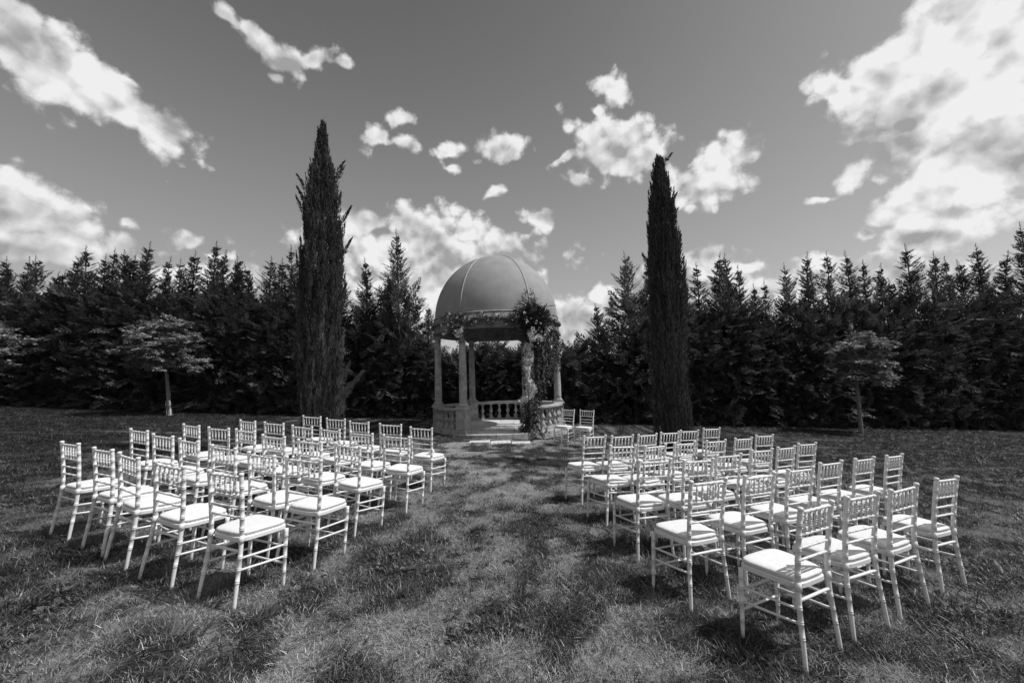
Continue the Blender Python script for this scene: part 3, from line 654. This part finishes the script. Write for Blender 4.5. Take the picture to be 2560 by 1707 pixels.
# ================================================================== CHAIRS
def rings(zs, r, at, bump=.0013):                               # bamboo nodes: pairs of raised rings
    pts = [(z, r(z)) for z in zs]
    for q in at:
        for dz, k in ((-.0095, 0), (-.0085, 1), (-.0035, 1), (-.0022, .1), (.0022, .1), (.0035, 1), (.0085, 1), (.0095, 0)): pts.append((q+dz, r(q+dz)+bump*k))
    return sorted(pts)
PY = lambda z: float(np.interp(z, [0, .12, .24, .34, .42, .48, .56, .68, .80, .93], [-.047, -.035, -.021, -.011, -.0065, -.006, -.009, -.019, -.031, -.047]))
PX = lambda z: float(np.interp(z, [0, .2, .38, .46, .55, .75, .93], [.201, .187, .1745, .171, .1718, .1768, .1835]))
chair_me = {}
def post(s):
    r = lambda z: float(np.interp(z, [0, .12, .3, .5, .8, .92], [.0115, .0132, .015, .0158, .0150, .0145]))
    pts = rings([0, .03, .08, .16, .22, .27, .36, .41, .44, .47, .55, .64, .70, .78, .85, .885], r, [.18, .26, .335, .525, .60, .668, .745, .815])
    pts += [(.893, .0125), (.897, .0172), (.908, .018), (.914, .015), (.9165, .006)]
    b = MB(); b.tube([(s*PX(z), PY(z), z) for z, q in pts], [q for z, q in pts], 10); b.tube([(s*PX(.45), PY(.45)-.004, .428), (s*PX(.45), PY(.45)+.004, .478)], .0195, 10); return b.mesh('leg', M['paint'], True)
def front(s):
    r = lambda z: float(np.interp(z, [0, .1, .43], [.0105, .0128, .0162]))
    pts = rings([0, .03, .08, .17, .27, .4, .432], r, [.12, .225, .315, .385])
    b = MB(); b.tube([(s*.202, .322, z) for z, q in pts], [q for z, q in pts], 10); return b.mesh('leg', M['paint'], True)
def rod(name, p0, p1, r, nodes=(), n=8, bump=.0012):
    p0, p1 = Vector(p0), Vector(p1); L = (p1-p0).length
    pts = rings([0, L*.25, L*.5, L*.75, L], lambda z: r, [L*q for q in nodes], bump)
    b = MB(); b.tube([tuple(p0+(p1-p0)*(z/L)) for z, q in pts], [q for z, q in pts], n); return b.mesh(name, M['paint'], True)
def outline(inset, n=36, y0=-.012, y1=.350, w0=.170, w1=.211, ex=.36):
    o = []
    for i in range(n):
        a = 2*PI*i/n; cx = math.copysign(abs(math.cos(a))**ex, math.cos(a)); cy = math.copysign(abs(math.sin(a))**ex, math.sin(a))
        y = (y0+y1)/2+cy*((y1-y0)/2-inset); f = (y-y0)/(y1-y0); o.append((cx*(w0+(w1-w0)*f-inset), y))
    return o
def slab_of(layers, n=36, ex=.36):
    b = MB(); vs = []
    for ins, z in layers: vs += [(x, y, z) for x, y in outline(ins, n, ex=ex)]
    m = len(layers)
    fs = [(i*n+k, i*n+(k+1) % n, (i+1)*n+(k+1) % n, (i+1)*n+k) for i in range(m-1) for k in range(n)]+[tuple(range(n-1, -1, -1)), tuple((m-1)*n+k for k in range(n))]
    b.add(vs, fs); return b
parts = [('leg', post(-1)), ('leg', post(1)), ('leg', front(-1)), ('leg', front(1)),
         ('top_rail', rod('top_rail', (-PX(.88)+.01, PY(.88), .882), (PX(.88)-.01, PY(.88), .882), .0098, (.12, .31, .5, .69, .88))),
         ('back_rail', rod('back_rail', (-PX(.745)+.01, PY(.745), .745), (PX(.745)-.01, PY(.745), .745), .0090, (.2, .5, .8))),
         ('back_rail', rod('back_rail', (-PX(.668)+.01, PY(.668), .668), (PX(.668)-.01, PY(.668), .668), .0082, (.33, .67))),
         ('back_rail', rod('back_rail', (-PX(.6)+.01, PY(.6), .598), (PX(.6)-.01, PY(.6), .598), .0082, (.33, .67))),
         ('seat_frame', slab_of([(.012, .424), (0, .432), (0, .456), (.006, .463)]).mesh('seat_frame', M['paint'])),
         ('cushion', slab_of([(.016, .4635), (.007, .466), (.004, .471), (.008, .4735), (.003, .476), (.004, .486), (.011, .4925), (.035, .4965), (.09, .498)], ex=.42).mesh('cushion', M['fabric'], True)),
         ('stretcher', rod('stretcher', (-PX(.37), PY(.37), .372), (PX(.37), PY(.37), .372), .0095)),
         ('stretcher', rod('stretcher', (-.202, .322, .30), (.202, .322, .30), .0082)), ('stretcher', rod('stretcher', (-.202, .322, .175), (.202, .322, .175), .0082))]
for s in (-1, 1):
    parts += [('stretcher', rod('stretcher', (s*PX(.33), PY(.33), .328), (s*.202, .322, .315), .0085)), ('stretcher', rod('stretcher', (s*PX(.25), PY(.25), .252), (s*.202, .322, .228), .0085))]
for k in range(5):
    x = (-.116+.058*k); parts.append(('spindle', rod('spindle', (x, PY(.745), .748), (x*1.0, PY(.88), .878), .0074, (.28, .5, .72), 7, .0024)))
def build_chair():
    r = thing('chair', 'white chair', 'chair')
    for n_, m_ in parts: link(n_, m_, r)
    return r
CHAIRS = {                                                      # (x, y, turn, sideways lean) on the lawn plane; rows A (near) to E, aisle seat last on the left, first on the right
    'A': [(-4.268,4.108,-25.7,-0.031), (-3.673,3.837,-26.6,-0.035), (-3.235,3.597,-28.8,0.019), (-2.651,3.304,-21.9,0.023), (-2.013,3.061,-23.6,-0.033)],
    'B': [(-4.536,5.125,-22.8,0.000), (-3.924,4.749,-22.1,0.000), (-3.401,4.466,-27.2,0.000), (-2.787,4.116,-23.9,0.000), (-2.210,3.787,-26.1,-0.000), (-1.773,3.640,-17.4,0.014)],
    'C': [(-4.365,5.730,-24.5,0.000), (-3.822,5.497,-19.0,-0.000), (-3.379,5.350,-24.6,0.000), (-2.759,4.907,-22.2,0.000), (-2.183,4.605,-26.2,0.000), (-1.701,4.416,-27.2,0.018)],
    'D': [(-4.030,6.419,-25.4,0.000), (-3.518,6.220,-18.0,0.000), (-2.933,5.906,-21.2,0.000), (-2.420,5.655,-27.0,0.000), (-1.882,5.357,-24.1,-0.000), (-1.394,5.157,-18.8,0.009)],
    'E': [(-3.512,7.366,-15.7,0.000), (-2.938,7.036,-16.9,0.000), (-2.398,6.643,-19.7,0.000), (-1.835,6.430,-14.3,0.000), (-1.272,6.072,-21.5,-0.009)],
    'G': [(1.510,10.832,142.8,0.011), (1.978,10.664,150.3,0.005)],
    'e': [(1.127,5.644,26.9,0.010), (1.538,5.747,26.4,0.000), (1.954,5.968,29.2,-0.000), (2.404,6.296,26.5,-0.000), (2.835,6.607,23.3,-0.000), (3.396,7.022,21.9,0.000)],
    'd': [(1.270,4.831,24.0,0.034), (1.697,4.912,31.8,-0.000), (2.167,5.206,27.4,-0.000), (2.700,5.488,26.5,0.000), (3.237,5.806,27.0,-0.000), (3.786,6.210,22.9,0.000)],
    'c': [(1.367,3.981,20.4,-0.001), (1.816,4.060,22.6,-0.000), (2.281,4.389,23.8,-0.000), (2.871,4.787,25.8,-0.000), (3.320,5.043,28.8,-0.000), (3.848,5.422,24.5,0.000)],
    'b': [(1.490,3.198,24.9,-0.000), (2.035,3.449,24.6,-0.000), (2.578,3.746,25.1,-0.000), (3.127,4.100,24.9,-0.000), (3.692,4.376,25.5,0.000), (4.237,4.627,26.8,-0.000)],
    'a': [(1.869,2.610,28.6,-0.002), (2.403,2.894,24.2,-0.014), (2.944,3.151,23.5,-0.044), (3.596,3.490,25.1,0.023)],
}
ROWN = {'A': 'row farthest from the gazebo', 'B': 'fourth row from the gazebo', 'C': 'middle row', 'D': 'second row from the gazebo', 'E': 'row nearest the gazebo'}
TH = ['aisle end seat', 'second from the aisle', 'third from the aisle', 'fourth from the aisle', 'fifth from the aisle', 'sixth from the aisle']
proto = None
for key in 'ABCDEabcde':
    left = key.isupper(); row = CHAIRS[key][::-1] if left else CHAIRS[key]
    for i, (x, y, a, ln) in enumerate(row):
        if proto is None: proto = o = build_chair()
        else: o = copy_tree(proto)
        random.seed(int(x*1000+y*77))
        o.matrix_world = G @ Matrix.Translation((x, y, -.006)) @ Matrix.Rotation(R_(a+U(-.6, .6)), 4, 'Z') @ Matrix.Rotation(ln+(U(-.008, .008) if abs(ln) < 1e-6 else 0), 4, 'Y')
        o['label'] = f"white cushioned chair, {TH[i]}, {ROWN[key.upper()]}, {'left' if left else 'right'} block"
        o['group'] = 'white chairs set out in rows for the ceremony'
        if key == 'E' and i == 0: o['label'] = 'white cushioned chair holding a small round bowl, aisle end seat, left block'
for i, (x, y, a, ln) in enumerate(CHAIRS['G']):
    o = copy_tree(proto); o.matrix_world = G @ Matrix.Translation((x, y, 0)) @ Matrix.Rotation(R_(a), 4, 'Z') @ Matrix.Rotation(ln, 4, 'Y')
    o['label'] = ['white cushioned chair beside the gazebo balustrade, turned to face the rows', 'white cushioned chair facing the rows, farther from the balustrade of the pair by the gazebo'][i]; o['group'] = 'pair of chairs beside the gazebo'
ex, ey, ea, el_ = CHAIRS['E'][-1]
bm_ = MB(); bm_.lathe([(0, .022), (.004, .03), (.02, .042), (.042, .047), (.062, .042), (.074, .033), (.078, .034), (.076, .031), (.06, .038), (.042, .043), (.02, .038), (.006, .02)], 16, cap=False); bm_.lathe([(0, .0215), (.006, .021)], 16)
o = bm_.build('bowl', M['bowl'], None, True, G @ Matrix.Translation((ex, ey, -.006)) @ Matrix.Rotation(R_(ea), 4, 'Z') @ Matrix.Rotation(el_, 4, 'Y') @ Matrix.Translation((.06, .16, .499)))
tag(o, 'small pale round bowl standing on a chair cushion at the aisle', 'bowl')

# ================================================================== GRASS (stuff: nobody could count it)
def tuft(n, rad, hl, hw, lean, seed, mat, tones, nseg=3, curl=.6):
    random.seed(seed); b = MB(); tone = []
    for i in range(n):
        a = U(0, 6.283); r = rad*math.sqrt(U(0, 1)); p = Vector((math.cos(a)*r, math.sin(a)*r, -.004))
        ba = a+U(-1.2, 1.2); th = U(*lean); L = U(*hl); wd = U(*hw)
        side_ = Vector((-math.sin(ba), math.cos(ba), 0)); vs = []; tn = U(*tones)
        for s in range(nseg+1):
            f = s/nseg; w2 = wd*(1-f)**.6 if s < nseg else 0
            if s < nseg: vs += [tuple(p-side_*w2*.5), tuple(p+side_*w2*.5)]
            else: vs.append(tuple(p))
            tt = min(1.75, th+curl*f)
            p = p+Vector((math.cos(ba)*math.sin(tt), math.sin(ba)*math.sin(tt), math.cos(tt)))*(L/nseg)
            if p.z < .003: p.z = .003+U(0, .006)
        fs = [(2*s, 2*s+1, 2*s+3, 2*s+2) for s in range(nseg-1)]+[(2*nseg-2, 2*nseg-1, 2*nseg)]
        b.add(vs, fs); tone += [tn]*len(vs)
    b.tone = tone; return b.mesh('tuft', mat)
def weed_me(seed):
    random.seed(seed); b = MB()
    for i in range(14):
        a = U(0, 6.283); e = U(.05, .7); d_ = Vector((math.cos(a)*math.cos(e), math.sin(a)*math.cos(e), math.sin(e)))
        p = Vector((math.cos(a), math.sin(a), 0))*U(0, .05)+Vector((0, 0, U(.004, .03))); l = U(.02, .05)
        b.leaf(p, d_, (Vector((0, 0, 1))+rv()*.4).normalized(), l, l*U(.5, .75), .2)
    return b.mesh('weed', M['weed'])
def scatter(name, meshes, pts, scl, rotv, idx_):
    col = bpy.data.collections.new(name+'_kinds')
    for i, m_ in enumerate(meshes): col.objects.link(bpy.data.objects.new(f'{name}_{i:02d}', m_))
    me = bpy.data.meshes.new(name); me.from_pydata(pts.tolist(), [], [])
    for nm_, ty, data in (('scl', 'FLOAT', scl), ('idx', 'INT', idx_), ('turf_tone', 'FLOAT', lushness(pts[:, 0], pts[:, 1]))):
        a_ = me.attributes.new(nm_, ty, 'POINT'); a_.data.foreach_set('value', data)
    a_ = me.attributes.new('rot', 'FLOAT_VECTOR', 'POINT'); a_.data.foreach_set('vector', rotv.ravel())
    o = link(name, me); tag(o, kind='stuff')
    ng = bpy.data.node_groups.new(name, 'GeometryNodeTree')
    ng.interface.new_socket('Geometry', in_out='INPUT', socket_type='NodeSocketGeometry'); ng.interface.new_socket('Geometry', in_out='OUTPUT', socket_type='NodeSocketGeometry')
    N = ng.nodes; gi = N.new('NodeGroupInput'); go = N.new('NodeGroupOutput'); ip = N.new('GeometryNodeInstanceOnPoints'); ci = N.new('GeometryNodeCollectionInfo')
    ci.inputs['Collection'].default_value = col; ci.inputs['Separate Children'].default_value = True; ci.inputs['Reset Children'].default_value = True
    def named(nm_, ty):
        q = N.new('GeometryNodeInputNamedAttribute'); q.data_type = ty; q.inputs['Name'].default_value = nm_; return q.outputs['Attribute']
    ip.inputs['Pick Instance'].default_value = True
    ng.links.new(gi.outputs[0], ip.inputs['Points']); ng.links.new(ci.outputs[0], ip.inputs['Instance'])
    ng.links.new(named('idx', 'INT'), ip.inputs['Instance Index']); ng.links.new(named('scl', 'FLOAT'), ip.inputs['Scale']); ng.links.new(named('rot', 'FLOAT_VECTOR'), ip.inputs['Rotation'])
    ng.links.new(ip.outputs[0], go.inputs[0])
    md = o.modifiers.new('scatter', 'NODES'); md.node_group = ng
    return o
def sample(bands, keep, seed):
    r = np.random.default_rng(seed); P = []
    for y0, y1, dens in bands:
        w0, w1 = 1.45*y0+1.5, 1.45*y1+1.5; n = int(dens*(y1-y0)*(w0+w1))
        y = r.uniform(y0, y1, n); x = r.uniform(-1, 1, n)*(1.45*y+1.5)
        P.append(np.stack([x, y], 1))
    P = np.concatenate(P); d_ = dryness(P[:, 0], P[:, 1])
    ok = r.random(len(P)) < keep(d_, P[:, 0], P[:, 1])
    ok &= np.hypot(P[:, 0]-GX, P[:, 1]-GY) > 2.26
    ok &= ~((P[:, 0] > -1.03) & (P[:, 0] < .54) & (P[:, 1] > 10.66) & (P[:, 1] < 11.02))
    P = P[ok]; d_ = d_[ok]; n = len(P)
    z = -TAN*np.clip(P[:, 0], -32, 32)+.022*(vnoise(P[:, 0], P[:, 1], 1.7)-.5)
    return np.column_stack([P, z]), d_, n, r
green = [tuft(26, .08, (.03, .075), (.003, .0055), (.3, 1.35), 101+i, M['grass'], (.35, 1.9), 3, .7) for i in range(5)]
green += [tuft(22, .09, (.045, .095), (.004, .0065), (.6, 1.45), 111+i, M['grass'], (.3, 1.9), 4, .9) for i in range(5)]
P, d_, n, r = sample([(1.2, 3, 300), (3, 5.5, 210), (5.5, 9, 130), (9, 18, 75)], lambda d_, x, y: np.clip((.68-d_)*3.2, .04, 1), 1)
tall = (r.random(n) < np.where(d_ < .38, .30, .10)*np.where(P[:, 1] < 9, 1, .6))
tilt = np.column_stack([r.normal(0, .22, n), r.normal(0, .22, n), r.uniform(0, 6.28, n)])
clump = (vnoise(P[:, 0], P[:, 1], 2.3) > .66) & (d_ < .6) & (P[:, 1] < 8)
tall |= clump
scatter('grass', green, P, (r.uniform(.65, 1.3, n)*np.where(clump, 1.25, 1.)*np.where(d_ > .6, .75, 1.)*np.where(P[:, 1] > 9, 1.2, 1)), tilt, (r.integers(0, 5, n)+5*tall).astype(np.int32))
dry = [tuft(40, .11, (.02, .07), (.002, .0045), (.8, 1.6), 131+i, M['thatch'], (.15, 1.7), 2, .3) for i in range(5)]
P, d_, n, r = sample([(1.2, 3, 560), (3, 5.5, 380), (5.5, 9, 190), (9, 15, 40)], lambda d_, x, y: np.clip((d_-.12)*2.0, .08, 1), 2)
scatter('dry_grass', dry, P, r.uniform(.6, 1.25, n), np.column_stack([r.normal(0, .1, n), r.normal(0, .1, n), r.uniform(0, 6.28, n)]), r.integers(0, 5, n).astype(np.int32))
wd_ = [weed_me(151+i) for i in range(4)]
P, d_, n, r = sample([(1.2, 3, 110), (3, 5.5, 50), (5.5, 9, 14)], lambda d_, x, y: np.clip((vnoise(x, y, 1.6)-.6)*5, 0, .7), 4)
scatter('clover', wd_, P, r.uniform(.6, 1.2, n), np.column_stack([r.normal(0, .2, n), r.normal(0, .2, n), r.uniform(0, 6.28, n)]), r.integers(0, 4, n).astype(np.int32))
# a leafy weed against the gazebo base
random.seed(91); b = MB(); wx, wy = .95, 11.62
wt = thing('weed_plant', 'leafy weed growing in the grass against the gazebo base', 'weed', Matrix.Translation(gpos(wx, wy)))
for k in range(9):
    e = Vector((U(-.22, .22), U(-.15, .15), U(.2, .38))); st_ = MB(); st_.tube([(0, 0, 0), tuple(e*.5+Vector((0, 0, .03))), tuple(e)], .004, 4); st_.build('stem', M['weed'], wt)
    for j in range(12): b.leaf(e*U(.35, 1.05)+rv()*.02, (rv()+Vector((0, 0, .2))).normalized(), rv(), U(.05, .10), U(.025, .045), .2)
tag(b.build('foliage', M['weed'], wt), kind='stuff')
